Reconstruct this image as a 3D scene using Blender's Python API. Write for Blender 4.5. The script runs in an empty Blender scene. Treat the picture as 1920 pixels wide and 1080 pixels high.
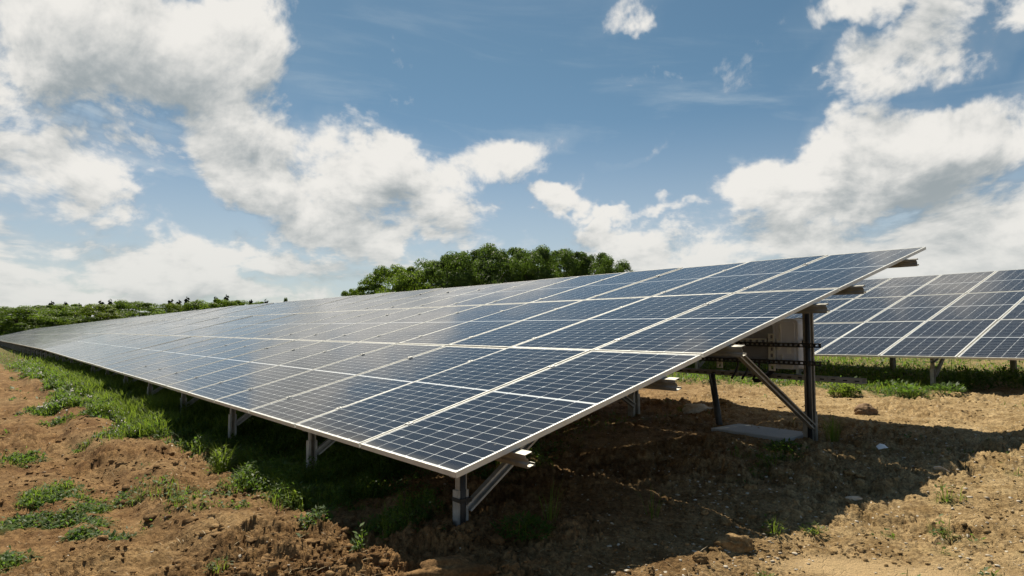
import bpy, bmesh, math, random
import numpy as np
from mathutils import Vector, Matrix
R = math.radians
random.seed(7); rng = np.random.default_rng(11)
scn = bpy.context.scene
COL = scn.collection

# ------------------------------------------------------------------ camera
CAMZ = 1.10
F_PX, HOR = 1246.5, 613.0
PITCH = math.atan((HOR - 540) / F_PX)
cd = bpy.data.cameras.new('camera'); cam = bpy.data.objects.new('camera', cd); COL.objects.link(cam)
cam.location = (0, 0, CAMZ); cam.rotation_euler = (R(90) + PITCH, 0, 0)
cd.sensor_width = 36; cd.lens = 36 * F_PX / 1920; cd.clip_start = 0.05; cd.clip_end = 5000
scn.camera = cam

def pdir(px, py):
    """world direction through a photo pixel"""
    a, b = (px - 960) / F_PX, -(py - 540) / F_PX
    y = math.cos(PITCH) - b * math.sin(PITCH); z = math.sin(PITCH) + b * math.cos(PITCH)
    return Vector((a, y, z)).normalized()

# ------------------------------------------------------------------ view
scn.view_settings.view_transform = 'Standard'; scn.view_settings.look = 'None'
scn.view_settings.exposure = 0.45; scn.view_settings.gamma = 1.0
scn.render.engine = 'CYCLES'

# ------------------------------------------------------------------ sun
SUN_AZ = math.atan2(-0.149, 0.691)       # from +Y towards +X
SUN_EL = R(54.5)
sd = Vector((math.sin(SUN_AZ) * math.cos(SUN_EL), math.cos(SUN_AZ) * math.cos(SUN_EL), math.sin(SUN_EL)))
sl = bpy.data.lights.new('sun', 'SUN'); sl.energy = 5.0; sl.angle = R(0.53); sl.color = (1.0, 0.915, 0.75)
so = bpy.data.objects.new('sun', sl); COL.objects.link(so); so.rotation_euler = (-sd).to_track_quat('-Z', 'Y').to_euler()
so.location = (0, 0, 30)

# ------------------------------------------------------------------ node helper
class NT:
    def __init__(self, tree): self.t = tree; self.n = tree.nodes; self.l = tree.links
    def new(self, typ, **kw):
        nd = self.n.new(typ)
        for k, v in kw.items(): setattr(nd, k, v)
        return nd
    def put(self, sock, v):
        if v is None: return
        if isinstance(v, bpy.types.NodeSocket): self.l.new(v, sock)
        else:
            if isinstance(v, (tuple, list)) and len(v) == 3 and sock.type == 'RGBA': v = (*v, 1)
            sock.default_value = v
    def math(self, op, a, b=None, c=None, clamp=False):
        nd = self.new('ShaderNodeMath', operation=op, use_clamp=clamp)
        for i, v in enumerate((a, b, c)): self.put(nd.inputs[i], v)
        return nd.outputs[0]
    def vec(self, op, a, b=None, out=0, scale=None):
        nd = self.new('ShaderNodeVectorMath', operation=op)
        self.put(nd.inputs[0], a)
        if b is not None: self.put(nd.inputs[1], b)
        if scale is not None: self.put(nd.inputs['Scale'], scale)
        return nd.outputs[out]
    def mix(self, f, a, b, mode='MIX'):
        nd = self.new('ShaderNodeMix', data_type='RGBA', blend_type=mode)
        self.put(nd.inputs[0], f); self.put(nd.inputs[6], a); self.put(nd.inputs[7], b)
        return nd.outputs[2]
    def rng(self, v, a, b, c=0., d=1., smooth=True):
        nd = self.new('ShaderNodeMapRange', interpolation_type='SMOOTHSTEP' if smooth else 'LINEAR')
        for i, x in enumerate((v, a, b, c, d)): self.put(nd.inputs[i], x)
        return nd.outputs[0]
    def noise(self, vec, scale, detail=6, rough=.55, dist=0., lac=2.0, out=0):
        nd = self.new('ShaderNodeTexNoise'); self.put(nd.inputs['Vector'], vec)
        nd.inputs['Scale'].default_value = scale; nd.inputs['Detail'].default_value = detail
        nd.inputs['Roughness'].default_value = rough; nd.inputs['Distortion'].default_value = dist
        nd.inputs['Lacunarity'].default_value = lac
        return nd.outputs[out]

# ------------------------------------------------------------------ world: sky with clouds
world = bpy.data.worlds.new('World'); scn.world = world; world.use_nodes = True
world.node_tree.nodes.clear()
W = NT(world.node_tree)

def azel(px, py):
    d = pdir(px, py); return math.atan2(d.x, d.y), math.asin(d.z)
# cloud banks: (photo px, photo py, radius x, radius y, tilt degrees, amount)
BANKS = [
 (150, 40, 380, 190, 0, 1.0), (310, 150, 205, 120, 10, .9), (90, 280, 230, 90, 0, .9), (380, 240, 160, 70, -8, .75),
 (480, 330, 220, 70, 8, .90), (700, 350, 240, 100, 12, 1.0), (720, 425, 230, 60, 0, .85),
 (900, 330, 190, 70, -14, .72), (980, 275, 150, 40, -8, .62), (100, 440, 300, 60, 0, .70), (250, 540, 420, 40, 0, .72), (620, 500, 260, 40, 0, .62), (330, 480, 170, 60, 0, .9),
 (1050, 385, 80, 36, 0, .72), (1200, 405, 150, 20, -4, .66),
 (1500, 315, 200, 60, -18, .92), (1640, 335, 300, 75, -14, 1.0), (1880, 295, 260, 85, -16, 1.0), (1500, 430, 420, 80, -8, .80), (1150, 440, 160, 30, -10, .6), (1700, 490, 400, 50, -4, .8),
 (1800, 420, 320, 100, -4, .85), (1200, 470, 300, 50, 0, .72),
 (1720, 90, 150, 75, -10, .92), (1650, 10, 150, 50, 8, .85), (1900, 55, 90, 50, -30, .72), (1560, 135, 40, 18, -40, .5),
 (1180, 12, 110, 42, -25, .66), (1165, 315, 90, 22, -30, .52),
 (-500, 150, 420, 330, 0, .8), (-350, 480, 420, 110, 0, .9), (300, -350, 520, 200, 0, .75), (2450, 350, 420, 170, 0, .85),
]
def cloud_group():
    g = bpy.data.node_groups.new('cloud_banks', 'ShaderNodeTree')
    g.interface.new_socket('az', in_out='INPUT', socket_type='NodeSocketFloat')
    g.interface.new_socket('el', in_out='INPUT', socket_type='NodeSocketFloat')
    g.interface.new_socket('mask', in_out='OUTPUT', socket_type='NodeSocketFloat')
    G = NT(g); gi = G.new('NodeGroupInput'); go = G.new('NodeGroupOutput')
    cmb = G.new('ShaderNodeCombineXYZ'); G.put(cmb.inputs[0], gi.outputs[0]); G.put(cmb.inputs[1], gi.outputs[1])
    P = cmb.outputs[0]
    # large warp so bank outlines are ragged
    wn = G.noise(P, 5.0, 5, .6, out=1)
    wv = G.vec('SCALE', G.vec('SUBTRACT', wn, (.5, .5, .5)), scale=.22)
    Pw = G.vec('ADD', P, wv)
    m = None
    for (px, py, rx, ry, tl, am) in BANKS:
        a, e = azel(px, py)
        k = 1 / F_PX
        mp = G.new('ShaderNodeMapping', vector_type='TEXTURE')
        mp.inputs['Location'].default_value = (a, e, 0)
        mp.inputs['Rotation'].default_value = (0, 0, R(-tl)); mp.inputs['Scale'].default_value = (rx * k, ry * k, 1)
        G.put(mp.inputs['Vector'], Pw)
        d = G.vec('LENGTH', mp.outputs[0], out=1)
        v = G.rng(d, 0.15, 1.45, am, 0.0)
        m = v if m is None else G.math('SMOOTH_MAX', m, v, .12)
    # random cover outside the picture
    out_mask = G.rng(G.noise(P, 2.2, 2, .5), .52, .72, 0, .65)
    aa = G.math('ABSOLUTE', gi.outputs[0])
    outside = G.math('MAXIMUM', G.rng(aa, .85, 1.1), G.rng(gi.outputs[1], .52, .72))
    m = G.math('MAXIMUM', m, G.math('MULTIPLY', out_mask, outside))
    G.put(go.inputs[0], m); return g
def puff_group(detail):
    g = bpy.data.node_groups.new('cloud_density', 'ShaderNodeTree')
    for nm in ('az', 'el', 'mask'): g.interface.new_socket(nm, in_out='INPUT', socket_type='NodeSocketFloat')
    g.interface.new_socket('density', in_out='OUTPUT', socket_type='NodeSocketFloat')
    G = NT(g); gi = G.new('NodeGroupInput'); go = G.new('NodeGroupOutput'); m = gi.outputs[2]
    # features shrink towards the horizon
    sc = G.math('DIVIDE', 1.0, G.math('ADD', G.math('MAXIMUM', gi.outputs[1], 0.0), .34))
    c2 = G.new('ShaderNodeCombineXYZ'); G.put(c2.inputs[0], G.math('MULTIPLY', gi.outputs[0], 1.9))
    G.put(c2.inputs[1], G.math('MULTIPLY', G.math('LOGARITHM', G.math('ADD', G.math('MAXIMUM', gi.outputs[1], -.05), .20), 2.718), 1.15))
    n1 = G.noise(c2.outputs[0], 3.7, detail, .60, .30)
    n2 = G.noise(c2.outputs[0], 11.0, 3, .5, .6)
    puff = G.math('SUBTRACT', .5, G.math('ABSOLUTE', G.math('MULTIPLY', G.math('SUBTRACT', n2, .5), 4.0)))
    d = G.math('ADD', G.math('MULTIPLY', G.math('SUBTRACT', n1, .5), 2.9), G.math('MULTIPLY', puff, .14))
    d = G.math('ADD', d, G.math('MULTIPLY', m, 1.25))
    d = G.math('ADD', d, G.rng(gi.outputs[1], .03, .22, .25, 0))
    d = G.math('SUBTRACT', d, .66)
    G.put(go.inputs[0], d)
    return g
CG = cloud_group()
tc = W.new('ShaderNodeTexCoord'); dirv = W.vec('NORMALIZE', tc.outputs['Generated'])
sx = W.new('ShaderNodeSeparateXYZ'); W.put(sx.inputs[0], dirv)
az = W.math('ARCTAN2', sx.outputs[0], sx.outputs[1]); el = W.math('ARCSINE', sx.outputs[2])
def off_ae(da, de): return (W.math('ADD', az, da), W.math('ADD', el, de)) if de else (az, el)
def bank(da, de):
    gn = W.new('ShaderNodeGroup'); gn.node_tree = CG; a, e = off_ae(da, de); W.put(gn.inputs[0], a); W.put(gn.inputs[1], e); return gn.outputs[0]
PG = [puff_group(9), puff_group(6), puff_group(4)]
def dens(da, de, m, k):
    gn = W.new('ShaderNodeGroup'); gn.node_tree = PG[k]; a, e = off_ae(da, de); W.put(gn.inputs[0], a); W.put(gn.inputs[1], e); W.put(gn.inputs[2], m); return gn.outputs[0]
m0 = bank(0, 0); m2 = bank(-.016, .060)
d0 = dens(0, 0, m0, 0); d1_ = dens(-.012, .034, W.math('MULTIPLY', W.math('ADD', m0, m2), .5), 1); d2_ = dens(-.02, .085, m2, 2)
cover = W.rng(d0, -.22, .34)
shade = W.math('ADD', W.math('MULTIPLY', W.math('MAXIMUM', d1_, 0), .50), W.math('MULTIPLY', W.math('MAXIMUM', d2_, 0), .62))
lit = W.math('POWER', 2.718, W.math('MULTIPLY', shade, -1.0))
d3_ = dens(-.004, .013, m0, 1)
relief = W.math('ADD', W.math('MULTIPLY', W.math('SUBTRACT', d0, d1_), .45), W.math('MULTIPLY', W.math('SUBTRACT', d0, d3_), .55))
lit = W.math('ADD', lit, relief)
ccol = W.mix(W.rng(lit, -.12, 1.22), (.40, .45, .47), (1.06, 1.03, .97))
hz = W.rng(el, 0.0, .20, 1, 0)
ccol = W.mix(W.math('MULTIPLY', hz, .50), ccol, (.76, .79, .77))
sky = W.new('ShaderNodeTexSky', sky_type='NISHITA'); sky.sun_disc = False
sky.sun_elevation = SUN_EL; sky.sun_rotation = SUN_AZ; sky.air_density = 1.0; sky.dust_density = .35; sky.ozone_density = .6
bg_sky = W.new('ShaderNodeBackground'); W.put(bg_sky.inputs[0], W.mix(1.0, sky.outputs[0], W.mix(W.rng(el, .02, .42), (.78, .89, 1.01), (.67, .90, .90)), 'MULTIPLY')); bg_sky.inputs[1].default_value = .050
bg_cl = W.new('ShaderNodeBackground'); bg_cl.inputs[1].default_value = .61
haze_low = W.rng(el, .0, .34, .62, 0)
thin = W.math('MULTIPLY', m0, W.rng(el, .10, .45, .45, .10))
cfac = W.math('MULTIPLY', W.math('MULTIPLY', cover, .97), W.rng(el, -.05, -.005))
cx_ = W.new('ShaderNodeCombineXYZ'); W.put(cx_.inputs[0], W.math('MULTIPLY', az, 2.2)); W.put(cx_.inputs[1], W.math('ADD', W.math('MULTIPLY', el, 13.), W.math('MULTIPLY', az, 1.2)))
cir = W.math('MULTIPLY', W.rng(W.noise(cx_.outputs[0], 1.25, 7, .58, .5), .50, .82), W.math('MULTIPLY', W.rng(el, .04, .12), W.rng(el, .22, .50, .62, .10)))
fac = W.math('MAXIMUM', W.math('MAXIMUM', cfac, W.math('ADD', thin, cir, clamp=True)), haze_low)
ccol = W.mix(W.math('DIVIDE', cfac, W.math('ADD', fac, .001), clamp=True), (.74, .82, .85), ccol)
W.put(bg_cl.inputs[0], ccol)
ms = W.new('ShaderNodeMixShader'); W.put(ms.inputs[0], fac); W.l.new(bg_sky.outputs[0], ms.inputs[1]); W.l.new(bg_cl.outputs[0], ms.inputs[2])
wo = W.new('ShaderNodeOutputWorld'); W.l.new(ms.outputs[0], wo.inputs[0])
world.cycles.sampling_method = 'MANUAL'; world.cycles.sample_map_resolution = 512

# ------------------------------------------------------------------ array geometry frame
YAW = R(51.05); TILT = R(14.5)
A = np.array([-.2767, 3.3084, CAMZ - .7118])
D1 = np.array([-math.cos(YAW), math.sin(YAW)]); DN = np.array([math.sin(YAW), math.cos(YAW)])
def sn(x, y):
    qx, qy = x - A[0], y - A[1]
    return qx * D1[0] + qy * D1[1], qx * DN[0] + qy * DN[1]
def xy(s, n): return A[0] + D1[0] * s + DN[0] * n, A[1] + D1[1] * s + DN[1] * n
PW, PL = 1.036, 2.089           # panel
PX, PY, LIP = 1.06, 2.115, .0115           # pitch

# ------------------------------------------------------------------ numpy noise
def _hash(ix, iy, seed):
    h = (ix.astype(np.int64) * 374761393 + iy.astype(np.int64) * 668265263 + seed * 974711) & 0x7fffffff
    h = ((h ^ (h >> 13)) * 1274126177) & 0x7fffffff
    h = ((h ^ (h >> 16)) * 2246822519) & 0x7fffffff
    return (h ^ (h >> 15)) % 1000003 / 1000003.0
def vnoise(x, y, seed=0):
    ix, iy = np.floor(x), np.floor(y); fx, fy = x - ix, y - iy
    fx = fx * fx * fx * (fx * (fx * 6 - 15) + 10); fy = fy * fy * fy * (fy * (fy * 6 - 15) + 10)
    a, b = _hash(ix, iy, seed), _hash(ix + 1, iy, seed); c, d = _hash(ix, iy + 1, seed), _hash(ix + 1, iy + 1, seed)
    return (a * (1 - fx) + b * fx) * (1 - fy) + (c * (1 - fx) + d * fx) * fy
def fbm(x, y, sc, octv=4, seed=0, gain=.5):
    t, a, n = 0, 1, 0
    for i in range(octv):
        t = t + a * vnoise(x * sc + 17.3 * i, y * sc - 9.1 * i, seed + i); n += a; a *= gain; sc *= 2.03
    return t / n
def worley(x, y, sc, seed=0):
    x, y = x * sc, y * sc; ix, iy = np.floor(x), np.floor(y); best = np.full(x.shape, 9.); idv = np.zeros(x.shape)
    for i in (-1, 0, 1):
        for j in (-1, 0, 1):
            cx, cy = ix + i, iy + j
            px = cx + _hash(cx, cy, seed); py = cy + _hash(cx, cy, seed + 5)
            d = (px - x) ** 2 + (py - y) ** 2
            k = d < best; best = np.where(k, d, best); idv = np.where(k, _hash(cx, cy, seed + 9), idv)
    return np.sqrt(best), idv
def sstep(v, a, b):
    t = np.clip((v - a) / (b - a), 0, 1); return t * t * (3 - 2 * t)

# ------------------------------------------------------------------ terrain
def row_drop(s):
    """the land falls away along the rows"""
    s = np.asarray(s, float); t = np.maximum(s - 16, 0)
    return -.0105 * t * t / (t + 9)
def base_z(x, y):
    s, n = sn(x, y)
    z = .045 * (6.2 - np.logaddexp(0, (6.2 - np.clip(n, -12, 60)) * 1.6) / 1.6 - 2.5) - .12 * sstep(-s, 0, 1.2) * sstep(4.5 - n, 0, 2.5)
    z = z + row_drop(s)
    z = z - .02 * np.maximum(n - 16, 0) * .0
    z = z + .05 * (fbm(x, y, .35, 3, 3) - .5)
    return z
FRONT_POSTS = [.36 + 2.12 * k for k in range(12)]
def smooth_mask(x, y):
    """dried smooth puddles"""
    s, n = sn(x, y)
    w = fbm(x, y, 1.1, 3, 77) - .5
    def e(cx, cy, rx, ry): return np.exp(-(((x - cx) / rx) ** 2 + ((y - cy) / ry) ** 2) ** 2 * 1.2 + w * 1.2)
    m = e(1.95, 3.35, .42, .20) + e(2.65, 3.1, .7, .3) + e(1.65, 3.55, .33, .12)
    return np.clip(m, 0, 1)
def terrain(x, y, fine=True):
    z = base_z(x, y)
    s, n = sn(x, y)
    # mound round the first post
    px, py = xy(.36, .27)
    z = z + .10 * np.exp(-((x - px) ** 2 + (y - py) ** 2) / (2 * .33 ** 2))
    if not fine: return z
    near = 1 / (1 + ((x * x + y * y) / 900.))
    # cart track and pushed-up ridge in front of the row
    wob = .5 * (fbm(s, s * 0, .35, 2, 31) - .5)
    z = z + .075 * np.exp(-((n + .62 + wob) / .20) ** 2) * (.35 + fbm(x, y, 2.2, 3, 8)) * sstep(s, -.5, .6)
    lug = .5 + .5 * np.sin((s + .5 * np.abs(n + 1.1 + wob)) * 2 * np.pi / .22)
    for c in (1.05, 2.55):
        q = np.exp(-(((n + c + .6 * wob) / .16) ** 2) ** 2); z = z - q * (.040 + .020 * lug * sstep(fbm(x, y, 1.7, 3, 33), .42, .6))
        z = z + .035 * np.exp(-((np.abs(n + c + .6 * wob) - .24) / .07) ** 2) * fbm(x, y, 6, 3, 35)
    rough = .45 + 1.15 * sstep(fbm(x, y, .9, 3, 21), .40, .66)
    rough = rough * (1 - .90 * smooth_mask(x, y))
    sx_, sy_ = xy(.86, 4.20)
    rough = rough * (1 - .9 * np.exp(-(((x - sx_) ** 2 + (y - sy_) ** 2) / .42 ** 2) ** 2))
    wx = x + .16 * (fbm(x, y, 2.5, 4, 40, .6) - .5); wy = y + .16 * (fbm(x, y, 2.5, 4, 50, .6) - .5)
    z = z + .075 * near * rough * (fbm(wx, wy, 2.3, 4, 60, .60) - .5)
    z = z + (.070 + .034 * sstep(-x, -.5, 1.5)) * near * rough * (fbm(wx, wy, 8.0, 5, 64, .74) - .5)
    # torn edges: steps and creases of broken earth
    f = fbm(wx * 1.1, wy, 3.1, 4, 120, .55)
    z = z + .013 * near * rough * (sstep(f, .49, .535) + .8 * sstep(f, .60, .63) - .8 * (1 - sstep(f, .38, .42)))
    for sc, amp, sd_, pw_ in ((30., .006, 4, .6), (55., .005, 7, .6)):
        f1, idv = worley(wx + .05 * (fbm(x, y, 14., 3, 95) - .5), wy + .05 * (fbm(x, y, 14., 3, 96) - .5), sc, sd_)
        z = z + amp * near * rough * np.maximum(0, 1 - (f1 / pw_) ** 2) * np.where(idv > .55, idv, 0)
    r = np.abs(fbm(wx, wy, 4.2, 4, 90, .6) - .5) * 2
    z = z - .024 * near * rough * (1 - sstep(r, 0, .08))
    r = np.abs(fbm(x, y, 11., 3, 97, .6) - .5) * 2
    z = z - .012 * near * rough * (1 - sstep(r, 0, .12))
    return z
def tz(x, y): return float(terrain(np.array([x], float), np.array([y], float))[0])

# ------------------------------------------------------------------ mesh helpers
def link(o, parent=None):
    COL.objects.link(o)
    if parent is not None: o.parent = parent
    return o
def np_mesh(name, V, Fq=None, Ft=None, smooth=False):
    me = bpy.data.meshes.new(name)
    V = np.asarray(V, np.float32); me.vertices.add(len(V)); me.vertices.foreach_set('co', V.ravel())
    idx, st, tot = [], [], []
    off = 0
    for Fx, k in ((Fq, 4), (Ft, 3)):
        if Fx is None or len(Fx) == 0: continue
        Fx = np.asarray(Fx, np.int32); idx.append(Fx.ravel())
        st.append(off + np.arange(len(Fx)) * k); tot.append(np.full(len(Fx), k)); off += len(Fx) * k
    idx = np.concatenate(idx).astype(np.int32); st = np.concatenate(st).astype(np.int32); tot = np.concatenate(tot).astype(np.int32)
    me.loops.add(len(idx)); me.loops.foreach_set('vertex_index', idx)
    me.polygons.add(len(st)); me.polygons.foreach_set('loop_start', st); me.polygons.foreach_set('loop_total', tot)
    me.update(calc_edges=True)
    if smooth: me.polygons.foreach_set('use_smooth', np.ones(len(st), bool))
    return me
def tag(o, label=None, cat=None, group=None, kind=None):
    if label: o['label'] = label
    if cat: o['category'] = cat
    if group: o['group'] = group
    if kind: o['kind'] = kind
    return o
def empty(name, loc=(0, 0, 0), rot=(0, 0, 0), **kw):
    o = bpy.data.objects.new(name, None); o.empty_display_size = .2; link(o); o.location = loc; o.rotation_euler = rot
    return tag(o, **kw)
def set_attr(me, name, vals):
    at = me.attributes.new(name, 'FLOAT', 'POINT'); at.data.foreach_set('value', np.asarray(vals, np.float32))

class MB:
    """collects boxes, extruded profiles and tubes into one mesh"""
    def __init__(self): self.v = []; self.f = []; self.m = []
    def add(self, vs, fs, mat=0):
        o = len(self.v); self.v += [tuple(p) for p in vs]; self.f += [tuple(i + o for i in f) for f in fs]; self.m += [mat] * len(fs)
    def box(self, a, b, mat=0, M=None):
        (x0, y0, z0), (x1, y1, z1) = a, b
        vs = [Vector(p) for p in ((x0, y0, z0), (x1, y0, z0), (x1, y1, z0), (x0, y1, z0), (x0, y0, z1), (x1, y0, z1), (x1, y1, z1), (x0, y1, z1))]
        if M is not None: vs = [M @ p for p in vs]
        self.add(vs, [(0, 3, 2, 1), (4, 5, 6, 7), (0, 1, 5, 4), (1, 2, 6, 5), (2, 3, 7, 6), (3, 0, 4, 7)], mat)
    def prism(self, poly, z0, z1, M=None, mat=0):
        """polygon (u,v) extruded along local z"""
        n = len(poly)
        vs = [Vector((u, v, z0)) for u, v in poly] + [Vector((u, v, z1)) for u, v in poly]
        if M is not None: vs = [M @ p for p in vs]
        self.add(vs, [tuple(range(n - 1, -1, -1)), tuple(range(n, 2 * n))] + [(i, (i + 1) % n, n + (i + 1) % n, n + i) for i in range(n)], mat)
    def tube(self, pts, r, seg=8, mat=0, caps=True):
        pts = [Vector(p) for p in pts]; rings = []
        rr = r if isinstance(r, (list, tuple)) else [r] * len(pts)
        up = Vector((.13, .31, .94))
        for i, p in enumerate(pts):
            t = (pts[min(i + 1, len(pts) - 1)] - pts[max(i - 1, 0)]).normalized()
            a = t.cross(up)
            if a.length < 1e-3: a = t.cross(Vector((1, 0, 0)))
            a.normalize(); b = t.cross(a)
            rings.append([p + (a * math.cos(k * 2 * math.pi / seg) + b * math.sin(k * 2 * math.pi / seg)) * rr[i] for k in range(seg)])
        vs = [q for ring in rings for q in ring]; fs = []
        for i in range(len(pts) - 1):
            for k in range(seg):
                k2 = (k + 1) % seg; fs.append((i * seg + k, i * seg + k2, (i + 1) * seg + k2, (i + 1) * seg + k))
        if caps: fs += [tuple(range(seg - 1, -1, -1)), tuple((len(pts) - 1) * seg + k for k in range(seg))]
        self.add(vs, fs, mat)
    def build(self, name, mats, parent=None, bevel=0, smooth=False):
        me = bpy.data.meshes.new(name); me.from_pydata(self.v, [], self.f)
        for m in (mats if isinstance(mats, (list, tuple)) else [mats]): me.materials.append(m)
        me.polygons.foreach_set('material_index', self.m)
        bm = bmesh.new(); bm.from_mesh(me); bmesh.ops.recalc_face_normals(bm, faces=bm.faces)
        if bevel: bmesh.ops.bevel(bm, geom=bm.edges[:], offset=bevel, segments=1, affect='EDGES', clamp_overlap=True)
        bm.to_mesh(me); bm.free()
        if smooth:
            for p in me.polygons: p.use_smooth = True
        o = bpy.data.objects.new(name, me); link(o, parent); return o
def thick_poly(pl, t):
    """closed outline of an open polyline given thickness t"""
    n = len(pl); L, Rr = [], []
    for i in range(n):
        p = Vector(pl[i])
        d0 = (p - Vector(pl[i - 1])).normalized() if i > 0 else None
        d1 = (Vector(pl[i + 1]) - p).normalized() if i < n - 1 else None
        d0 = d0 or d1; d1 = d1 or d0
        n0 = Vector((-d0.y, d0.x)); n1 = Vector((-d1.y, d1.x)); m = (n0 + n1).normalized(); k = t / 2 / max(.3, m.dot(n0))
        L.append(p + m * k); Rr.append(p - m * k)
    return [tuple(q) for q in L] + [tuple(q) for q in reversed(Rr)]
def frame_M(p0, p1, upv):
    """matrix whose z runs p0 -> p1, x as near upv as possible"""
    p0, p1 = Vector(p0), Vector(p1); z = (p1 - p0).normalized(); y = z.cross(Vector(upv)).normalized(); x = y.cross(z)
    return Matrix(((x.x, y.x, z.x, p0.x), (x.y, y.y, z.y, p0.y), (x.z, y.z, z.z, p0.z), (0, 0, 0, 1))), (p1 - p0).length

# ------------------------------------------------------------------ materials
def mat(name):
    m = bpy.data.materials.new(name); m.use_nodes = True; m.node_tree.nodes.clear(); N = NT(m.node_tree)
    out = N.new('ShaderNodeOutputMaterial'); return m, N, out
def principled(N, out, col, rough=.6, metal=0., bump=None, bstr=.3, bdist=.01, spec=None):
    p = N.new('ShaderNodeBsdfPrincipled'); N.put(p.inputs['Base Color'], col); N.put(p.inputs['Roughness'], rough); N.put(p.inputs['Metallic'], metal)
    if spec is not None: N.put(p.inputs['Specular IOR Level'], spec)
    if bump is not None:
        b = N.new('ShaderNodeBump'); b.inputs['Strength'].default_value = bstr; b.inputs['Distance'].default_value = bdist
        N.put(b.inputs['Height'], bump); N.l.new(b.outputs[0], p.inputs['Normal'])
    N.l.new(p.outputs[0], out.inputs[0]); return p
def objco(N): return N.new('ShaderNodeTexCoord').outputs['Object']
def geopos(N): return N.new('ShaderNodeNewGeometry').outputs['Position']

def metal_mat(name, c1, c2, rough, metal, sc=30, streak=None):
    m, N, out = mat(name); P = geopos(N)
    a = N.noise(P, sc, 5, .6); b = N.noise(P, sc * .2, 3, .5)
    col = N.mix(N.rng(N.math('ADD', N.math('MULTIPLY', a, .6), N.math('MULTIPLY', b, .4)), .35, .65), c1, c2)
    principled(N, out, col, N.rng(a, .3, .7, rough - .08, rough + .1), metal, a, .08, .002)
    return m
M_FRAME = metal_mat('anodised_frame', (.64, .63, .59), (.73, .72, .68), .42, .2, 20)
M_GALV = metal_mat('galvanised_steel', (.34, .34, .33), (.52, .52, .50), .50, .55, 24)
M_GALV_OLD = metal_mat('weathered_steel', (.27, .24, .20), (.46, .43, .38), .58, .45, 18)
M_PURLIN = metal_mat('purlin_steel', (.27, .26, .23), (.40, .38, .34), .46, .6, 14)
M_DARKMETAL = metal_mat('dark_steel', (.03, .03, .03), (.055, .052, .05), .5, .3, 25)
M_BLACK = metal_mat('black_plastic', (.012, .012, .013), (.022, .022, .022), .5, 0, 25)
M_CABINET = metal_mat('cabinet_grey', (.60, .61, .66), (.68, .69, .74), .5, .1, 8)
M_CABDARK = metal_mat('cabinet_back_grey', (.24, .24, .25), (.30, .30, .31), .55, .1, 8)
M_BRACKET = metal_mat('bracket_cream', (.68, .65, .56), (.76, .73, .64), .5, .3, 12)
M_CONC = metal_mat('slab_concrete', (.36, .37, .38), (.46, .47, .47), .85, 0, 10)

def cell_mat():
    m, N, out = mat('solar_cells')
    uv = N.new('ShaderNodeUVMap').outputs[0]
    s = N.new('ShaderNodeSeparateXYZ'); N.put(s.inputs[0], uv); u, v = s.outputs[0], s.outputs[1]
    cu, cv = .1660, .0846
    u0 = N.math('SUBTRACT', u, (PW - 2 * LIP - 6 * cu) / 2)
    half = PL / 2 - LIP
    vv = N.math('ABSOLUTE', N.math('SUBTRACT', v, half))
    v0 = N.math('SUBTRACT', vv, .0095)
    def near_line(x, pitch):
        f = N.math('FRACT', N.math('DIVIDE', x, pitch)); return N.math('MULTIPLY', N.math('SUBTRACT', .5, N.math('ABSOLUTE', N.math('SUBTRACT', f, .5))), pitch)
    du, dv = near_line(u0, cu), near_line(v0, cv)
    l1 = N.math('LESS_THAN', du, .0017); l2 = N.math('LESS_THAN', dv, .0014)
    dia = N.math('LESS_THAN', N.math('ADD', du, near_line(v0, cv * 2)), .0115)
    mid = N.math('LESS_THAN', v0, .0015)
    edge = N.math('MAXIMUM', N.math('GREATER_THAN', N.math('ABSOLUTE', N.math('SUBTRACT', u, PW / 2 - LIP)), 3 * cu - .001), N.math('GREATER_THAN', v0, 12 * cv - .001))
    line = N.math('MAXIMUM', N.math('MAXIMUM', l1, l2), N.math('MAXIMUM', dia, N.math('MAXIMUM', mid, edge)))
    bus = N.math('MULTIPLY', N.math('LESS_THAN', near_line(u0, cu / 9), .0006), .55)
    # each cell a shade of its own
    wn = N.new('ShaderNodeTexWhiteNoise', noise_dimensions='3D')
    fl = N.new('ShaderNodeCombineXYZ'); N.put(fl.inputs[0], N.math('FLOOR', N.math('DIVIDE', u0, cu))); N.put(fl.inputs[1], N.math('FLOOR', N.math('DIVIDE', v, cv)))
    oi = N.new('ShaderNodeObjectInfo'); N.put(fl.inputs[2], N.math('MULTIPLY', oi.outputs['Random'], 91.))
    N.put(wn.inputs[0], fl.outputs[0])
    cell = N.mix(wn.outputs[0], (.0085, .0095, .0145), (.0130, .0140, .0200))
    cell = N.mix(bus, cell, (.16, .17, .19))
    col = N.mix(line, cell, (.72, .74, .76))
    P = geopos(N)
    dust = N.math('MULTIPLY', N.rng(N.noise(P, 1.7, 6, .62), .35, .8), N.math('ADD', .015, N.math('MULTIPLY', oi.outputs['Random'], .045)))
    low = N.math('MULTIPLY', N.rng(v, 0, .07, 1, 0), N.math('MULTIPLY', N.noise(P, 9, 3, .6), .28))
    spots = N.math('MULTIPLY', N.rng(N.noise(P, 22, 2, .5), .76, .80), .25)
    col = N.mix(N.math('ADD', N.math('ADD', dust, low), spots, clamp=True), col, (.42, .38, .31))
    rough = N.rng(N.noise(P, 2.3, 5, .6), .3, .75, .07, .15)
    p = principled(N, out, col, rough, 0, spec=.21); p.inputs['IOR'].default_value = 1.5
    return m
M_CELL = cell_mat()

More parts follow.
